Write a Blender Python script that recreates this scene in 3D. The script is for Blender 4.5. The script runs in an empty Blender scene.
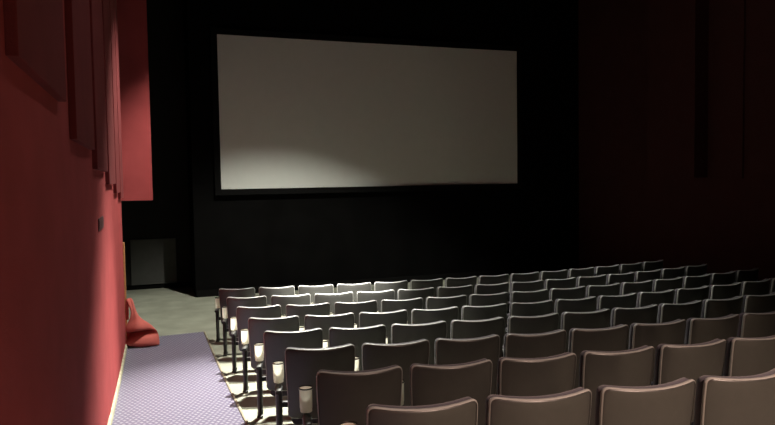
import bpy, bmesh, math, random
from mathutils import Vector, Matrix
random.seed(7)
sc = bpy.context.scene
C = sc.collection

# ------------------------------------------------------------------ camera
F_PX, PSI, PITCH, ROLL = 661.46, 0.34201, 0.0494, 0.0160
CAM_Z = 2.25
cam = bpy.data.cameras.new('camera'); camo = bpy.data.objects.new('camera', cam); C.objects.link(camo)
cam.sensor_width = 36.0; cam.lens = F_PX / 775 * 36.0; cam.clip_start = 0.05
fw = Vector((math.sin(PSI)*math.cos(PITCH), math.cos(PSI)*math.cos(PITCH), -math.sin(PITCH)))
r0 = Vector((math.cos(PSI), -math.sin(PSI), 0)); u0 = r0.cross(fw)
rc = math.cos(ROLL)*r0 - math.sin(ROLL)*u0
uc = math.sin(ROLL)*r0 + math.cos(ROLL)*u0
camo.matrix_world = Matrix(((rc.x, uc.x, -fw.x, 0), (rc.y, uc.y, -fw.y, 0), (rc.z, uc.z, -fw.z, CAM_Z), (0, 0, 0, 1)))
sc.camera = camo

# ------------------------------------------------------------------ light
w = bpy.data.worlds.new('dark_hall'); sc.world = w; w.use_nodes = True
w.node_tree.nodes['Background'].inputs[0].default_value = (0.002, 0.002, 0.002, 1)
sc.view_settings.view_transform = 'Standard'; sc.view_settings.look = 'None'
sc.view_settings.gamma = 1.0; sc.view_settings.use_curve_mapping = False
sc.view_settings.exposure = 0.0
sc.cycles.max_bounces = 10; sc.cycles.diffuse_bounces = 6
CEIL = 7.0
def spot(loc, target, energy, half, blend, colour, radius=0.05):
    l = bpy.data.lights.new('downlight_beam', 'SPOT'); l.energy = energy; l.spot_size = 2*math.radians(half)
    l.spot_blend = blend; l.color = colour; l.shadow_soft_size = radius
    o = bpy.data.objects.new('downlight_beam', l); C.objects.link(o); o.location = loc
    o.rotation_euler = (Vector(target)-Vector(loc)).to_track_quat('-Z', 'Y').to_euler()
    return o
LAMPS = [((2.9, 9.8), (1.15, 6.3, 0.3), 10500, 19, 1.0, (1.0, 0.98, 0.87)),   # aimed back over the left half of the block
         ((2.3, 9.3), (2.3, 9.3, 0.0), 2250, 47, 0.4, (1.0, 0.98, 0.86)),    # wide, over the front
         ((2.3, 6.3), (2.3, 8.6, 0.6), 30000, 10, 1.0, (1.0, 0.98, 0.88)),    # aimed at the two front rows
         ((2.6, -4.2), (2.6, -0.5, 0.0), 7800, 31.5, 1.0, (1.0, 0.68, 0.53)),  # warm, over the rear rows
         ((1.7, 5.0), (1.5, 4.6, 0.0), 150, 46, 0.7, (1.0, 0.93, 0.85))]   # dim wide fill, added to light the left wall and its panels
for (x, y), aim, e, half, bl, col in LAMPS:
    spot((x, y, CEIL-0.12), aim, e, half, bl, col)

# ------------------------------------------------------------------ hall geometry
WL, WR = -0.39, 9.68          # left and right wall faces
CX, CY = 4.894, 26.0          # centre of the seat-row arcs
R1, DR, PITCH_S = 17.2553, 0.92661, 0.54
SW = 0.8665*PITCH_S           # width of a seat back
SEAT_Y = 13.4
def gz(r):
    i = (r-R1)/DR
    i = max(i, -2.909)
    z = 0.032*i + 0.0055*i*i
    if i > 9: z = 0.032*9+0.0055*81 + (i-9)*(0.032+0.0055*18)
    return z + 0.0465
def floor_z(x, y):
    return gz(math.hypot(x-CX, y-CY))

# ------------------------------------------------------------------ materials
def mat(name, col, rough=0.7, metal=0.0, noise=None, bump=None, spec=0.5, sheen=0.0):
    m = bpy.data.materials.new(name); m.use_nodes = True
    nt = m.node_tree; b = nt.nodes['Principled BSDF']
    b.inputs['Base Color'].default_value = (*col, 1); b.inputs['Roughness'].default_value = rough
    b.inputs['Metallic'].default_value = metal; b.inputs['Specular IOR Level'].default_value = spec
    if sheen: b.inputs['Sheen Weight'].default_value = sheen
    tc = nt.nodes.new('ShaderNodeTexCoord')
    if noise:
        scale, amount = noise
        n = nt.nodes.new('ShaderNodeTexNoise'); n.inputs['Scale'].default_value = scale; n.inputs['Detail'].default_value = 5
        nt.links.new(tc.outputs['Object'], n.inputs['Vector'])
        r = nt.nodes.new('ShaderNodeMapRange'); r.inputs[1].default_value = 0.3; r.inputs[2].default_value = 0.7
        r.inputs[3].default_value = 1-amount; r.inputs[4].default_value = 1+amount
        nt.links.new(n.outputs['Fac'], r.inputs[0])
        mx = nt.nodes.new('ShaderNodeVectorMath'); mx.operation = 'SCALE'; mx.inputs[0].default_value = col
        nt.links.new(r.outputs[0], mx.inputs['Scale']); nt.links.new(mx.outputs[0], b.inputs['Base Color'])
    if bump:
        scale, strength = bump
        n2 = nt.nodes.new('ShaderNodeTexNoise'); n2.inputs['Scale'].default_value = scale; n2.inputs['Detail'].default_value = 3
        nt.links.new(tc.outputs['Object'], n2.inputs['Vector'])
        bp = nt.nodes.new('ShaderNodeBump'); bp.inputs['Strength'].default_value = strength; bp.inputs['Distance'].default_value = 0.01
        nt.links.new(n2.outputs['Fac'], bp.inputs['Height']); nt.links.new(bp.outputs[0], b.inputs['Normal'])
    return m
M = {}
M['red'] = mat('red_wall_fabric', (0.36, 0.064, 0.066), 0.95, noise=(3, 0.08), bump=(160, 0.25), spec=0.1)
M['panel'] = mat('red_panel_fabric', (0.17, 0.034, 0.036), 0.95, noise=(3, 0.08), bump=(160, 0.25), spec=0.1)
M['maroon'] = mat('dark_maroon_fabric', (0.055, 0.02, 0.02), 0.95, noise=(3, 0.08), bump=(160, 0.25), spec=0.1)  # wall red darkened: the right side's shade is put into the colour
M['red_cloth'] = mat('red_curtain', (0.52, 0.135, 0.115), 0.95, noise=(9, 0.08), bump=(200, 0.2), spec=0.1)
M['black'] = mat('black_wall', (0.004, 0.0039, 0.0039), 0.95, noise=(2, 0.2), spec=0.02)
M['alcove'] = mat('alcove_paint', (0.022, 0.021, 0.020), 0.95, noise=(2, 0.1), spec=0.1)
M['felt'] = mat('black_felt', (0.006, 0.006, 0.006), 1.0, noise=(40, 0.2), spec=0.05)
M['ceil'] = mat('dark_ceiling', (0.02, 0.018, 0.018), 0.95, noise=(2, 0.1), spec=0.1)
M['concrete'] = mat('floor_concrete', (0.25, 0.257, 0.205), 0.75, noise=(2.5, 0.18), bump=(60, 0.1), spec=0.3)
M['screen'] = mat('screen_white', (0.62, 0.64, 0.61), 0.85, noise=(6, 0.015), spec=0.2)
M['shell'] = mat('seat_shell_plastic', (0.040, 0.039, 0.037), 0.36, noise=(25, 0.06), bump=(300, 0.05), spec=0.8)
M['edging'] = mat('seat_edging', (0.34, 0.335, 0.32), 0.38, noise=(25, 0.05), spec=0.6)
M['cushion'] = mat('seat_fabric', (0.075, 0.068, 0.085), 0.9, noise=(60, 0.12), bump=(350, 0.2), spec=0.2, sheen=0.3)
M['iron'] = mat('black_iron', (0.012, 0.012, 0.012), 0.5, noise=(30, 0.2), spec=0.5)
M['arm'] = mat('arm_plastic', (0.015, 0.014, 0.014), 0.5, noise=(30, 0.1))
M['cup'] = mat('cup_holder_plastic', (0.90, 0.88, 0.76), 0.5, noise=(40, 0.04))
TRANSL = (0.95, 0.93, 0.80)
M['wood'] = mat('tan_wood', (0.62, 0.36, 0.14), 0.6, noise=(20, 0.15))
M['cream'] = mat('cream_baseboard', (0.40, 0.38, 0.27), 0.7, noise=(14, 0.35))
M['strip'] = mat('carpet_edge_metal', (0.30, 0.26, 0.19), 0.5, metal=0.4, noise=(20, 0.15))
M['plate'] = mat('wall_plate_dark', (0.10, 0.03, 0.03), 0.6, noise=(30, 0.1))
M['board'] = mat('grey_board', (0.075, 0.075, 0.07), 0.8, noise=(5, 0.1))
M['steel'] = mat('lamp_can', (0.05, 0.05, 0.05), 0.5, metal=0.5, noise=(30, 0.1))
def make_translucent(m, col, fac):
    nt = m.node_tree; b = nt.nodes['Principled BSDF']; out = nt.nodes['Material Output']
    t = nt.nodes.new('ShaderNodeBsdfTranslucent'); t.inputs[0].default_value = (*col, 1)
    mx = nt.nodes.new('ShaderNodeMixShader'); mx.inputs[0].default_value = fac
    nt.links.new(b.outputs[0], mx.inputs[1]); nt.links.new(t.outputs[0], mx.inputs[2]); nt.links.new(mx.outputs[0], out.inputs[0])
make_translucent(M['cup'], TRANSL, 0.4)
def emit(name, col, s):
    m = bpy.data.materials.new(name); m.use_nodes = True; b = m.node_tree.nodes['Principled BSDF']
    b.inputs['Base Color'].default_value = (*col, 1)
    b.inputs['Emission Color'].default_value = (*col, 1); b.inputs['Emission Strength'].default_value = s
    return m
M['bulb'] = emit('lit_bulb', (1, 0.95, 0.85), 2.0)
def carpet_mat():
    m = bpy.data.materials.new('purple_carpet'); m.use_nodes = True
    nt = m.node_tree; b = nt.nodes['Principled BSDF']; b.inputs['Roughness'].default_value = 0.95
    b.inputs['Specular IOR Level'].default_value = 0.1; b.inputs['Sheen Weight'].default_value = 0.25
    N = nt.nodes.new; L = nt.links.new
    tc = N('ShaderNodeTexCoord'); sp = N('ShaderNodeSeparateXYZ'); L(tc.outputs['Object'], sp.inputs[0])
    def math_(op, a, b_=None):
        n = N('ShaderNodeMath'); n.operation = op
        for k, v in enumerate((a, b_)):
            if v is None: continue
            if isinstance(v, (int, float)): n.inputs[k].default_value = v
            else: L(v, n.inputs[k])
        return n.outputs[0]
    # rows of woven light lozenges, each row shifted by half a step
    per_x, per_y = 0.046, 0.062
    yy = math_('DIVIDE', sp.outputs['Y'], per_y); row = math_('FLOOR', yy)
    fy = math_('SUBTRACT', math_('FRACT', yy), 0.5)
    half = math_('MULTIPLY', math_('MODULO', row, 2.0), 0.5)
    xx = math_('ADD', math_('DIVIDE', sp.outputs['X'], per_x), half)
    fx = math_('SUBTRACT', math_('FRACT', xx), 0.5)
    dd = math_('ADD', math_('ABSOLUTE', fx), math_('ABSOLUTE', fy))
    spot_ = N('ShaderNodeMapRange'); spot_.inputs[1].default_value = 0.46; spot_.inputs[2].default_value = 0.30
    L(dd, spot_.inputs[0])
    ns = N('ShaderNodeTexNoise'); ns.inputs['Scale'].default_value = 90; ns.inputs['Detail'].default_value = 4
    L(tc.outputs['Object'], ns.inputs['Vector'])
    nb = N('ShaderNodeMapRange'); nb.inputs[1].default_value = 0.3; nb.inputs[2].default_value = 0.7
    nb.inputs[3].default_value = 0.75; nb.inputs[4].default_value = 1.25
    L(ns.outputs['Fac'], nb.inputs[0])
    mix = N('ShaderNodeMix'); mix.data_type = 'RGBA'
    mix.inputs[6].default_value = (0.085, 0.074, 0.128, 1); mix.inputs[7].default_value = (0.225, 0.213, 0.25, 1)
    L(spot_.outputs[0], mix.inputs[0])
    sc_ = N('ShaderNodeVectorMath'); sc_.operation = 'SCALE'; L(mix.outputs[2], sc_.inputs[0]); L(nb.outputs[0], sc_.inputs['Scale'])
    L(sc_.outputs[0], b.inputs['Base Color'])
    bp = N('ShaderNodeBump'); bp.inputs['Strength'].default_value = 0.4; bp.inputs['Distance'].default_value = 0.006
    L(ns.outputs['Fac'], bp.inputs['Height']); L(bp.outputs[0], b.inputs['Normal'])
    return m
M['carpet'] = carpet_mat()

# ------------------------------------------------------------------ helpers
def obj(name, bm, m, parent=None, smooth=False):
    me = bpy.data.meshes.new(name)
    bmesh.ops.recalc_face_normals(bm, faces=bm.faces[:])
    bm.to_mesh(me); bm.free()
    me.materials.append(m)
    if smooth:
        for p in me.polygons: p.use_smooth = True
    o = bpy.data.objects.new(name, me); C.objects.link(o)
    if parent: o.parent = parent
    return o
def tag(o, label, cat, group=None):
    o['label'] = label; o['category'] = cat
    if group: o['group'] = group
    return o
def thing(name, label, cat, loc=(0, 0, 0), rotz=0, group=None):
    o = bpy.data.objects.new(name, None); C.objects.link(o); o.empty_display_size = 0.1
    o.location = loc; o.rotation_euler = (0, 0, rotz)
    return tag(o, label, cat, group)
def struct(name, bm, m, parent=None, smooth=False):
    o = obj(name, bm, m, parent, smooth)
    if not parent: o['kind'] = 'structure'
    return o
def box(bm, x0, x1, y0, y1, z0, z1, bevel=0.0):
    v = [bm.verts.new((x, y, z)) for z in (z0, z1) for y in (y0, y1) for x in (x0, x1)]
    fs = [bm.faces.new([v[i] for i in q]) for q in ((0, 2, 3, 1), (4, 5, 7, 6), (0, 1, 5, 4), (2, 6, 7, 3), (0, 4, 6, 2), (1, 3, 7, 5))]
    if bevel:
        es = list({e for f in fs for e in f.edges})
        bmesh.ops.bevel(bm, geom=es, offset=bevel, segments=2, profile=0.6, affect='EDGES')
def bxm(*a, bevel=0.0):
    bm = bmesh.new(); box(bm, *a, bevel=bevel); return bm
def lathe(bm, prof, cx=0, cy=0, n=20, open_top=False):
    rings = []
    for r, z in prof:
        rings.append([bm.verts.new((cx+r*math.cos(2*math.pi*k/n), cy+r*math.sin(2*math.pi*k/n), z)) for k in range(n)])
    for a, b in zip(rings, rings[1:]):
        for k in range(n): bm.faces.new((a[k], a[(k+1) % n], b[(k+1) % n], b[k]))
    bm.faces.new(rings[0][::-1])
    if not open_top: bm.faces.new(rings[-1])
def sheet(bm, pts):
    vs = [[bm.verts.new(p) for p in row] for row in pts]
    for a, b in zip(vs, vs[1:]):
        for k in range(len(a)-1): bm.faces.new((a[k], a[k+1], b[k+1], b[k]))
    return vs

# ------------------------------------------------------------------ setting
Y_BACK, Y_FRONT, Y_ALC, Y_END = -5.0, 13.45, 15.0, 9.62
# floor of the hall, dished towards the screen, solid slab
bm = bmesh.new()
xs = [-1.6+0.35*k for k in range(34)]; ys = [Y_BACK-0.2+0.3*k for k in range(69)]
top = [[(x, y, floor_z(x, y)-0.002) for x in xs] for y in ys]
sheet(bm, top); sheet(bm, [[(x, y, -0.3) for x in xs[::33]] for y in ys[::68]])
struct('floor', bm, M['concrete'], smooth=True)
# aisle carpet: a thin runner along the left wall
def carpet_pts(dz):
    rows = []
    n = 90
    for j in range(n+1):
        row = []
        for k in range(9):
            x = WL+0.02 + (0.66-WL-0.02)*k/8
            yend = 9.98 + 0.14*k/8
            y = Y_BACK+0.1 + (yend-Y_BACK-0.1)*j/n
            row.append((x, y, floor_z(x, y)+dz))
        rows.append(row)
    return rows
bm = bmesh.new()
a = sheet(bm, carpet_pts(0.014)); b = sheet(bm, carpet_pts(-0.003))
ra = a[0]+[r[-1] for r in a[1:]]+a[-1][::-1][1:]+[r[0] for r in a[::-1][1:-1]]
rb = b[0]+[r[-1] for r in b[1:]]+b[-1][::-1][1:]+[r[0] for r in b[::-1][1:-1]]
for k in range(len(ra)):
    bm.faces.new((ra[k], ra[(k+1) % len(ra)], rb[(k+1) % len(ra)], rb[k]))
o = obj('aisle_carpet', bm, M['carpet'], smooth=False)
tag(o, 'patterned purple carpet running down the aisle beside the red wall', 'carpet')
# metal strip along the seat side of the carpet
bm = bmesh.new()
n = 80
prof = [(0.0, -0.002), (0.003, 0.018), (0.014, 0.021), (0.026, 0.018), (0.030, -0.002)]
rows = []
for j in range(n+1):
    y = Y_BACK+0.1 + (10.1-Y_BACK-0.1)*j/n
    rows.append([(0.663+px, y, floor_z(0.66, y)+pz) for px, pz in prof])
vs = sheet(bm, rows); bm.faces.new(vs[0]); bm.faces.new(vs[-1][::-1])
for j in range(n): bm.faces.new((vs[j][0], vs[j+1][0], vs[j+1][-1], vs[j][-1]))
o = obj('carpet_edge_strip', bm, M['strip'])
tag(o, 'thin tan strip edging the purple carpet along the seat ends', 'edging strip')

struct('wall_left', bxm(WL-0.16, WL, Y_BACK, Y_END, -0.1, CEIL), M['red'])
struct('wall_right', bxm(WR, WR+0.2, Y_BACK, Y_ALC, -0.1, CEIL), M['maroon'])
struct('wall_back', bxm(WL-1.3, WR+0.2, Y_BACK-0.2, Y_BACK, -0.1, CEIL), M['black'])
struct('wall_front', bxm(0.76, WR, Y_FRONT, Y_ALC, -0.05, CEIL), M['black'])
struct('wall_alcove_back', bxm(-1.6, WR+0.2, Y_ALC, Y_ALC+0.2, -0.1, CEIL), M['alcove'])
struct('wall_alcove_left', bxm(-1.7, -1.5, Y_END-0.3, Y_ALC, -0.1, CEIL), M['alcove'])
struct('wall_alcove_near', bxm(-1.5, WL-0.16, Y_END-0.3, Y_END, -0.1, CEIL), M['alcove'])
struct('ceiling', bxm(-1.7, WR+0.2, Y_BACK-0.2, Y_ALC+0.2, CEIL, CEIL+0.2), M['ceil'])
struct('soffit_left', bxm(-1.5, 0.018, 11.2, 12.4, 1.985, CEIL), M['red'])
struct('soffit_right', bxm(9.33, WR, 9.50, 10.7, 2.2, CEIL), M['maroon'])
# baseboards
bm = bmesh.new(); n = 60; rows = []
for j in range(n+1):
    y = Y_BACK+0.02 + (Y_END-Y_BACK-0.02)*j/n; z = floor_z(WL, y)
    rows.append([(WL+0.001, y, z-0.02), (WL+0.022, y, z-0.02), (WL+0.022, y, z+0.055), (WL+0.016, y, z+0.07), (WL+0.001, y, z+0.07)])
vs = sheet(bm, rows); bm.faces.new(vs[0]); bm.faces.new(vs[-1][::-1])
struct('baseboard_left', bm, M['cream'])
struct('baseboard_front', bxm(0.77, WR-0.01, Y_FRONT-0.02, Y_FRONT, -0.03, 0.13, bevel=0.004), M['felt'])
struct('baseboard_alcove', bxm(-1.48, 0.75, Y_ALC-0.02, Y_ALC, -0.03, 0.10, bevel=0.004), M['felt'])
struct('trim_wall_end', bxm(WL-0.15, WL+0.022, Y_END+0.001, Y_END+0.05, -0.02, 1.46, bevel=0.004), M['wood'])

# ------------------------------------------------------------------ projection screen
SX0, SX1, SZ0, SZ1 = 1.295, 7.957, 2.115, 5.135
scr = thing('projection_screen', 'large blank grey white projection screen on the black front wall', 'screen', ((SX0+SX1)/2, SEAT_Y, SZ0))
hw = (SX1-SX0)/2; sh = SZ1-SZ0
def sy(x, off): return 0.035*(1-(x/hw)**2)*-1*-1 - 0.02 + off      # slight curve, middle set back
bm = bmesh.new(); nx = 24
for off in (0.0,):
    rows = [[(-hw+2*hw*k/nx, sy(-hw+2*hw*k/nx, 0), sh*j/8) for k in range(nx+1)] for j in range(9)]
    vs = sheet(bm, rows)
    back = sheet(bm, [[(x, y+0.01, z) for x, y, z in r] for r in rows])
obj('screen_surface', bm, M['screen'], scr, smooth=True)
for x0, x1, z0, z1 in ((-hw-0.12, hw+0.12, sh, sh+0.12), (-hw-0.12, hw+0.12, -0.12, 0.0), (-hw-0.12, -hw, 0, sh), (hw, hw+0.12, 0, sh)):
    obj('masking_strip', bxm(x0, x1, -0.045, 0.04, z0, z1, bevel=0.006), M['felt'], scr)

# ------------------------------------------------------------------ alcove board, wall plate
t = thing('wall_board', 'dim grey square board low on the black alcove wall', 'board', (0.0, Y_ALC-0.001, 0.12))
obj('board', bxm(-0.44, 0.44, -0.03, -0.001, 0, 0.92, bevel=0.006), M['board'], t)
bm = bmesh.new()
for q in ((-0.46, 0.46, -0.045, -0.001, 0.92, 0.945), (-0.46, 0.46, -0.045, -0.001, -0.02, 0.0), (-0.46, -0.44, -0.045, -0.001, 0, 0.92), (0.44, 0.46, -0.045, -0.001, 0, 0.92)):
    box(bm, *q)
obj('board_frame', bm, M['board'], t)
t = thing('wall_plate', 'small dark plate fixed to the red wall below the panels', 'wall plate', (WL, 5.72, 1.94))
obj('plate', bxm(0.0, 0.007, -0.26, 0.26, -0.048, 0.048, bevel=0.002), M['plate'], t)
bm = bmesh.new(); box(bm, 0.006, 0.010, -0.22, 0.22, -0.03, 0.03, bevel=0.001); obj('plate_face', bm, M['plate'], t)

# ------------------------------------------------------------------ acoustic panels
def panel_mesh(w_, h_, s=1):
    bm = bmesh.new(); box(bm, min(0, s*0.036), max(0, s*0.036), -w_/2, w_/2, 0, h_, bevel=0.004); return bm
PAN = [(2.21, 3.37, 2.63), (3.78, 4.92, 2.485), (5.13, 6.32, 2.36), (6.50, 7.62, 2.25), (7.76, 8.62, 2.15), (8.74, 9.56, 2.07)]
ORD = ['first', 'second', 'third', 'fourth', 'fifth', 'sixth', 'seventh', 'eighth', 'ninth', 'tenth', 'eleventh', 'twelfth', 'thirteenth', 'fourteenth']
PL = ['red fabric acoustic panel high on left wall, nearest and widest of the six',
      'red fabric acoustic panel on left wall, second from the picture edge',
      'red fabric acoustic panel on left wall, third from the picture edge',
      'red fabric acoustic panel on left wall, fourth, just above the dark plate',
      'red fabric acoustic panel on left wall, fifth, next to last before the curtain',
      'red fabric acoustic panel on left wall, last and lowest, nearest the curtain']
for k, (a, b, z) in enumerate(PAN):
    t = thing('acoustic_panel', PL[k], 'wall panel', (WL, (a+b)/2, z), 0, 'stepped acoustic panels on the left wall')
    obj('fabric_face', panel_mesh(b-a, CEIL-0.35-z), M['panel'], t)
    bm = bmesh.new(); box(bm, 0.0, 0.010, -(b-a)/2+0.05, (b-a)/2-0.05, CEIL-0.35-z, CEIL-0.27-z, bevel=0.002)
    obj('hanging_rail', bm, M['iron'], t)
for k in (4, 5):
    a, b, z = PAN[k]
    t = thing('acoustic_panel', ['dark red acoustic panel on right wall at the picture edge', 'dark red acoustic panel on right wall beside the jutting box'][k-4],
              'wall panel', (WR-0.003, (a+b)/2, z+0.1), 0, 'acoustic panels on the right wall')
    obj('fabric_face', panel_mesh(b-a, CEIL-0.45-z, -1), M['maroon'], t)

# ------------------------------------------------------------------ red curtain slumped at the wall end
cols = 7
def lerp(a, b, t): return a+(b-a)*t
# every row: left x, right x, left z, right z, left y, right y, bow towards the aisle in mid row, lift in mid row
CR = [(-0.384, -0.345, 0.40, 0.40, 9.57, 9.57, 0.00, 0.00),
      (-0.384, -0.338, 0.62, 0.62, 9.55, 9.55, 0.00, 0.00),
      (-0.372, -0.320, 0.72, 0.735, 9.49, 9.49, 0.00, 0.01),
      (-0.345, -0.278, 0.655, 0.70, 9.42, 9.45, 0.01, 0.00),
      (-0.314, -0.262, 0.58, 0.60, 9.40, 9.44, 0.02, 0.00),
      (-0.310, -0.225, 0.50, 0.485, 9.39, 9.43, 0.02, 0.00),
      (-0.345, -0.160, 0.42, 0.415, 9.38, 9.42, 0.03, 0.00),
      (-0.384, -0.080, 0.36, 0.37, 9.37, 9.42, 0.05, 0.00),
      (-0.385, -0.030, 0.295, 0.315, 9.35, 9.41, 0.06, -0.005),
      (-0.380,  0.000, 0.275, 0.280, 9.40, 9.40, 0.02, 0.01),
      (-0.378,  0.015, 0.225, 0.255, 9.60, 9.40, -0.08, 0.05),
      (-0.384,  0.028, 0.170, 0.225, 9.50, 9.39, -0.05, 0.065),
      (-0.386,  0.038, 0.150, 0.170, 9.38, 9.37, 0.04, 0.04),
      (-0.387,  0.042, 0.130, 0.100, 9.35, 9.35, 0.05, 0.00),
      (-0.386,  0.038, 0.110, 0.055, 9.36, 9.34, 0.04, -0.015),
      (-0.376,  0.020, 0.095, 0.050, 9.43, 9.40, 0.00, -0.01)]
bm = bmesh.new(); rows = []
for j, (xl, xr, zl, zr, yl, yr, bow, zb) in enumerate(CR):
    row = []
    for k in range(cols):
        u = k/(cols-1)
        wv = 0.010*math.sin(u*9+j*0.9) if 2 < j < 14 else 0
        row.append((lerp(xl, xr, u), lerp(yl, yr, u) - bow*math.sin(math.pi*u) + wv, lerp(zl, zr, u) + zb*math.sin(math.pi*u)))
    rows.append(row)
sheet(bm, rows)
cz = floor_z(-0.2, 9.8)
for v in bm.verts: v.co.z = max(v.co.z, floor_z(v.co.x, v.co.y)+0.024)
o = obj('red_curtain', bm, M['red_cloth'], smooth=True)
s = o.modifiers.new('thick', 'SOLIDIFY'); s.thickness = 0.012; s.offset = 0
s = o.modifiers.new('soft', 'SUBSURF'); s.levels = 2; s.render_levels = 2
tag(o, 'red curtain slumped in folds on the carpet at the end of the red wall', 'curtain')

# ------------------------------------------------------------------ ceiling downlights
for k, ((x, y), *_r) in enumerate(LAMPS):
    t = thing('ceiling_downlight', 'recessed ceiling downlight above the ' + ['front rows, aimed back', 'front rows, wide', 'middle rows', 'rear rows', 'middle of the block, dim'][k], 'lamp', (x, y, CEIL), 0, 'ceiling downlights')
    bm = bmesh.new(); n = 24
    ring = [(0.13, 0.0), (0.13, -0.015), (0.10, -0.02), (0.095, 0.0)]
    rr = [[bm.verts.new((r*math.cos(2*math.pi*q/n), r*math.sin(2*math.pi*q/n), z)) for q in range(n)] for r, z in ring]
    for i in range(4):
        for q in range(n): bm.faces.new((rr[i][q], rr[i][(q+1) % n], rr[(i+1) % 4][(q+1) % n], rr[(i+1) % 4][q]))
    obj('trim_ring', bm, M['steel'], t, smooth=True)
    bm = bmesh.new(); lathe(bm, [(0.09, -0.001), (0.09, -0.008)], n=24); obj('bulb', bm, M['bulb'], t)

# ------------------------------------------------------------------ theatre seats
HT = 0.757                    # height of the back above the floor
TILT = math.radians(7.5)
def pad(bm, w_, z0, z1, rc, rings, place, nco=6, caps=True):
    """rounded-corner pad: rings = [(inset, depth)...] from the back pole to the front pole; place() maps (x, z, depth) into the seat"""
    def outline(ins):
        pts = []
        hw_, r = w_/2-ins, max(rc-ins, 0.004)
        corners = [(hw_-r, z1-ins-r, 0), (-hw_+r, z1-ins-r, 90), (-hw_+r, z0+ins+r, 180), (hw_-r, z0+ins+r, 270)]
        for i, (cx, cz_, a0) in enumerate(corners):
            for q in range(nco+1):
                an = math.radians(a0+90*q/nco); pts.append((cx+r*math.cos(an), cz_+r*math.sin(an)))
            nx_, nz_ = corners[(i+1) % 4][:2]
            ax, az = pts[-1]
            an = math.radians(a0+90); bx, bz = nx_+r*math.cos(an), nz_+r*math.sin(an)
            for q in range(1, 7):
                pts.append((ax+(bx-ax)*q/7, az+(bz-az)*q/7))
        return pts
    zc = (z0+z1)/2
    loops = []
    base = outline(rings[0][0])
    for s in ((0.0, 0.3, 0.6, 0.85) if caps else ()):
        loops.append([(x*s, zc+(z-zc)*s, rings[0][1]) for x, z in base] if s else [(0, zc, rings[0][1])])
    for ins, dep in rings: loops.append([(x, z, dep) for x, z in outline(ins)])
    base = outline(rings[-1][0])
    for s in ((0.85, 0.6, 0.3, 0.0) if caps else ()):
        loops.append([(x*s, zc+(z-zc)*s, rings[-1][1]) for x, z in base] if s else [(0, zc, rings[-1][1])])
    vl = [[bm.verts.new(place(*p)) for p in lp] for lp in loops]
    for a, b in zip(vl, vl[1:]):
        m_ = max(len(a), len(b))
        for k in range(m_):
            k2 = (k+1) % m_
            if len(a) == 1: bm.faces.new((a[0], b[k], b[k2]))
            elif len(b) == 1: bm.faces.new((a[k], b[0], a[k2]))
            else: bm.faces.new((a[k], b[k], b[k2], a[k2]))
SAG = 0.055
def place_back(x, z, d):
    q = min(1.0, abs(x)/(SW/2))
    y = -SAG*(1-q*q) + (HT-z)*math.tan(TILT) + d
    return (x*(1-0.05*max(0, min(1, (HT-0.12-z)/0.25))), y, z - 0.012*(1-q*q)*max(0, (z-0.4)/(HT-0.4)))
SB = SW+0.018
def make_shell():
    bm = bmesh.new()
    pad(bm, SB, 0.24, HT, 0.034, [(0.016, 0.0), (0.008, 0.002), (0.003, 0.007), (0.0, 0.014), (0.001, 0.022), (0.006, 0.028), (0.014, 0.030)], place_back)
    return bm
def make_edging():
    bm = bmesh.new()
    pad(bm, SB, 0.24, HT, 0.034, [(0.0035, 0.0015), (0.001, 0.004), (-0.0015, 0.008), (-0.002, 0.014), (-0.001, 0.021), (0.005, 0.028)], place_back, caps=False)
    return bm
def make_cushion():
    bm = bmesh.new()
    pad(bm, SB-0.008, 0.28, HT-0.003, 0.036, [(0.02, 0.029), (0.006, 0.032), (0.0, 0.040), (0.0, 0.066), (0.010, 0.084), (0.04, 0.096), (0.09, 0.100)], place_back)
    return bm
def place_pan(x, z, d):
    th = math.radians(12)
    return (x, 0.19 + (z-0.20)*math.sin(th) + d, z)
def make_pan():
    bm = bmesh.new()
    pad(bm, SW-0.05, 0.14, 0.43, 0.05, [(0.03, 0.0), (0.006, 0.006), (0.0, 0.02), (0.0, 0.05), (0.008, 0.07), (0.03, 0.085), (0.08, 0.092)], place_pan)
    return bm
def make_pan_shell():
    bm = bmesh.new()
    pad(bm, SW-0.07, 0.16, 0.41, 0.04, [(0.012, 0.084), (0.003, 0.088), (0.0, 0.094), (0.006, 0.102), (0.02, 0.106)], place_pan)
    return bm
AX, AXE = -PITCH_S/2, -PITCH_S/2-0.023               # the arm stands midway between two seat backs
YP = 0.17                     # post; the cup holder stands at the front end of the arm, 0.10 m on
YCUP = 0.27
YC = 0.055                    # cup holder and post lie just ahead of the back's top edge
def make_post(ax):
    bm = bmesh.new()
    ring = lambda z, a, b, dy: [bm.verts.new((ax+a*math.cos(2*math.pi*k/12), YP+dy+b*math.sin(2*math.pi*k/12), z)) for k in range(12)]
    rs = [ring(0.012, 0.026, 0.062, 0.0), ring(0.05, 0.023, 0.046, 0.0), ring(0.25, 0.024, 0.044, 0.0), ring(0.38, 0.025, 0.050, 0.004), ring(0.436, 0.027, 0.08, 0.02)]
    for a, b in zip(rs, rs[1:]):
        for k in range(12): bm.faces.new((a[k], a[(k+1) % 12], b[(k+1) % 12], b[k]))
    bm.faces.new(rs[0][::-1]); bm.faces.new(rs[-1])
    return bm
def make_foot(ax):
    bm = bmesh.new(); box(bm, ax-0.024, ax+0.024, YP-0.075, YP+0.09, 0.0, 0.014, bevel=0.005); return bm
def make_bracket(ax, s):
    bm = bmesh.new()
    box(bm, ax+(0.012 if s > 0 else -0.09), ax+(0.09 if s > 0 else -0.012), YP-0.012, YP+0.022, 0.29, 0.33, bevel=0.004)
    return bm
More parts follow.
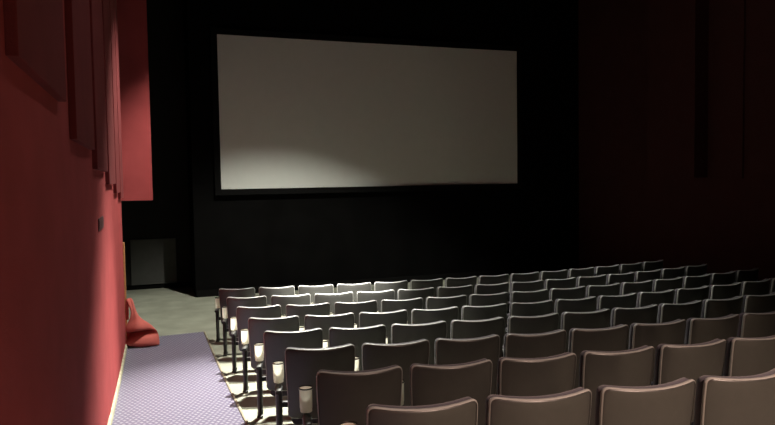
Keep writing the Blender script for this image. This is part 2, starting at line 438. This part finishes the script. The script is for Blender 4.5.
def make_arm(ax):
    bm = bmesh.new()
    rows = []
    for k in range(11):
        y = 0.06 + 0.27*k/10
        wd = 0.024*min(1, 0.55+0.5*math.sin(math.pi*min(1, k/10+0.18)))
        zt = 0.443
        rows.append([(ax-wd, y, zt-0.024), (ax-wd, y, zt-0.006), (ax-wd*0.7, y, zt), (ax+wd*0.7, y, zt), (ax+wd, y, zt-0.006), (ax+wd, y, zt-0.024)])
    vs = sheet(bm, rows)
    for k in range(10): bm.faces.new((vs[k][0], vs[k+1][0], vs[k+1][-1], vs[k][-1]))
    bm.faces.new(vs[0]); bm.faces.new(vs[-1][::-1])
    return bm
def make_cup(ax):
    bm = bmesh.new()
    dz = -0.018
    lathe(bm, [(r, z+dz) for r, z in [(0.030, 0.461), (0.0345, 0.462), (0.0355, 0.466), (0.0355, 0.482), (0.0375, 0.485), (0.0385, 0.593), (0.0415, 0.595), (0.042, 0.600)]], cx=ax, cy=YCUP, n=20, open_top=True)
    return bm
def make_ring(ax):
    bm = bmesh.new()
    n = 20; prof = [(0.0402, 0.601), (0.0432, 0.601), (0.0436, 0.606), (0.0418, 0.609), (0.0398, 0.606)]
    rr = [[bm.verts.new((ax+r*math.cos(2*math.pi*q/n), YCUP+r*math.sin(2*math.pi*q/n), z-0.018)) for q in range(n)] for r, z in prof]
    for i in range(5):
        for q in range(n): bm.faces.new((rr[i][q], rr[i][(q+1) % n], rr[(i+1) % 5][(q+1) % n], rr[(i+1) % 5][q]))
    return bm

def mesh_of(bm, name, m, smooth=True):
    bmesh.ops.recalc_face_normals(bm, faces=bm.faces[:])
    me = bpy.data.meshes.new(name); bm.to_mesh(me); bm.free(); me.materials.append(m)
    if smooth:
        for p in me.polygons: p.use_smooth = True
        try: me.set_sharp_from_angle(angle=math.radians(50))
        except Exception: pass
    return me
SEATM = [('back_edging', mesh_of(make_edging(), 'back_edging', M['edging'])), ('back_shell', mesh_of(make_shell(), 'back_shell', M['shell'])), ('back_cushion', mesh_of(make_cushion(), 'back_cushion', M['cushion'])),
         ('seat_cushion', mesh_of(make_pan(), 'seat_cushion', M['cushion'])), ('seat_underside', mesh_of(make_pan_shell(), 'seat_underside', M['shell']))]
def arm_set(ax, s):
    return [('post', mesh_of(make_post(ax), 'post', M['iron'])), ('foot_plate', mesh_of(make_foot(ax), 'foot_plate', M['iron'])),
            ('bracket', mesh_of(make_bracket(ax, s), 'bracket', M['iron'])), ('armrest', mesh_of(make_arm(ax), 'armrest', M['arm'])),
            ('cup_holder', mesh_of(make_cup(ax), 'cup_holder', M['cup']))]
ARM_L, ARM_R, ARM_E = arm_set(AX, 1), arm_set(-AXE, -1), arm_set(AXE, 1)
RIM = {e: mesh_of(make_ring(e), 'rim', M['iron']) for e in (AX, AXE, -AXE)}
LEFT = [(0.83, 9.23), (0.836, 8.277), (0.840, 7.327), (0.842, 6.379), (0.843, 5.433), (0.842, 4.49), (0.840, 3.548), (0.835, 2.608)]
COUNT = [14, 14, 14, 13, 10, 8, 6, 4]
ROWN = ['in the front row below the screen'] + ['in the %s row from the screen' % q for q in ORD[1:7]] + ['in the row nearest the camera']
for i, (x0, y0) in enumerate(LEFT):
    r = R1 + i*DR
    ph0 = math.atan2(x0-CX, CY-y0)
    for k in range(COUNT[i]):
        ph = ph0 + (SW/2 + k*PITCH_S)/r
        x, y = CX + r*math.sin(ph), CY - r*math.cos(ph)
        lab = ('grey theatre seat, %s from the purple aisle, %s' % (ORD[k], ROWN[i])) if k else ('grey theatre seat at the purple aisle end of %s' % ROWN[i][3:])
        t = thing('theatre_seat', lab, 'seat', (x, y, gz(r)), ph, 'theatre seats in curved rows')
        parts = SEATM + (ARM_L if k else ARM_E) + (ARM_R if k == COUNT[i]-1 and COUNT[i] == 14 else [])
        nc = 0
        for nm, me in parts:
            o = bpy.data.objects.new(nm, me); C.objects.link(o); o.parent = t
            if nm == 'back_edging': o['label'] = 'paler edging round the seat back'
            if nm == 'cup_holder':
                o['label'] = 'cream cup holder'
                g = bpy.data.objects.new('rim', RIM[(AX if k else AXE) if nc == 0 else -AXE]); C.objects.link(g); g.parent = o; nc += 1
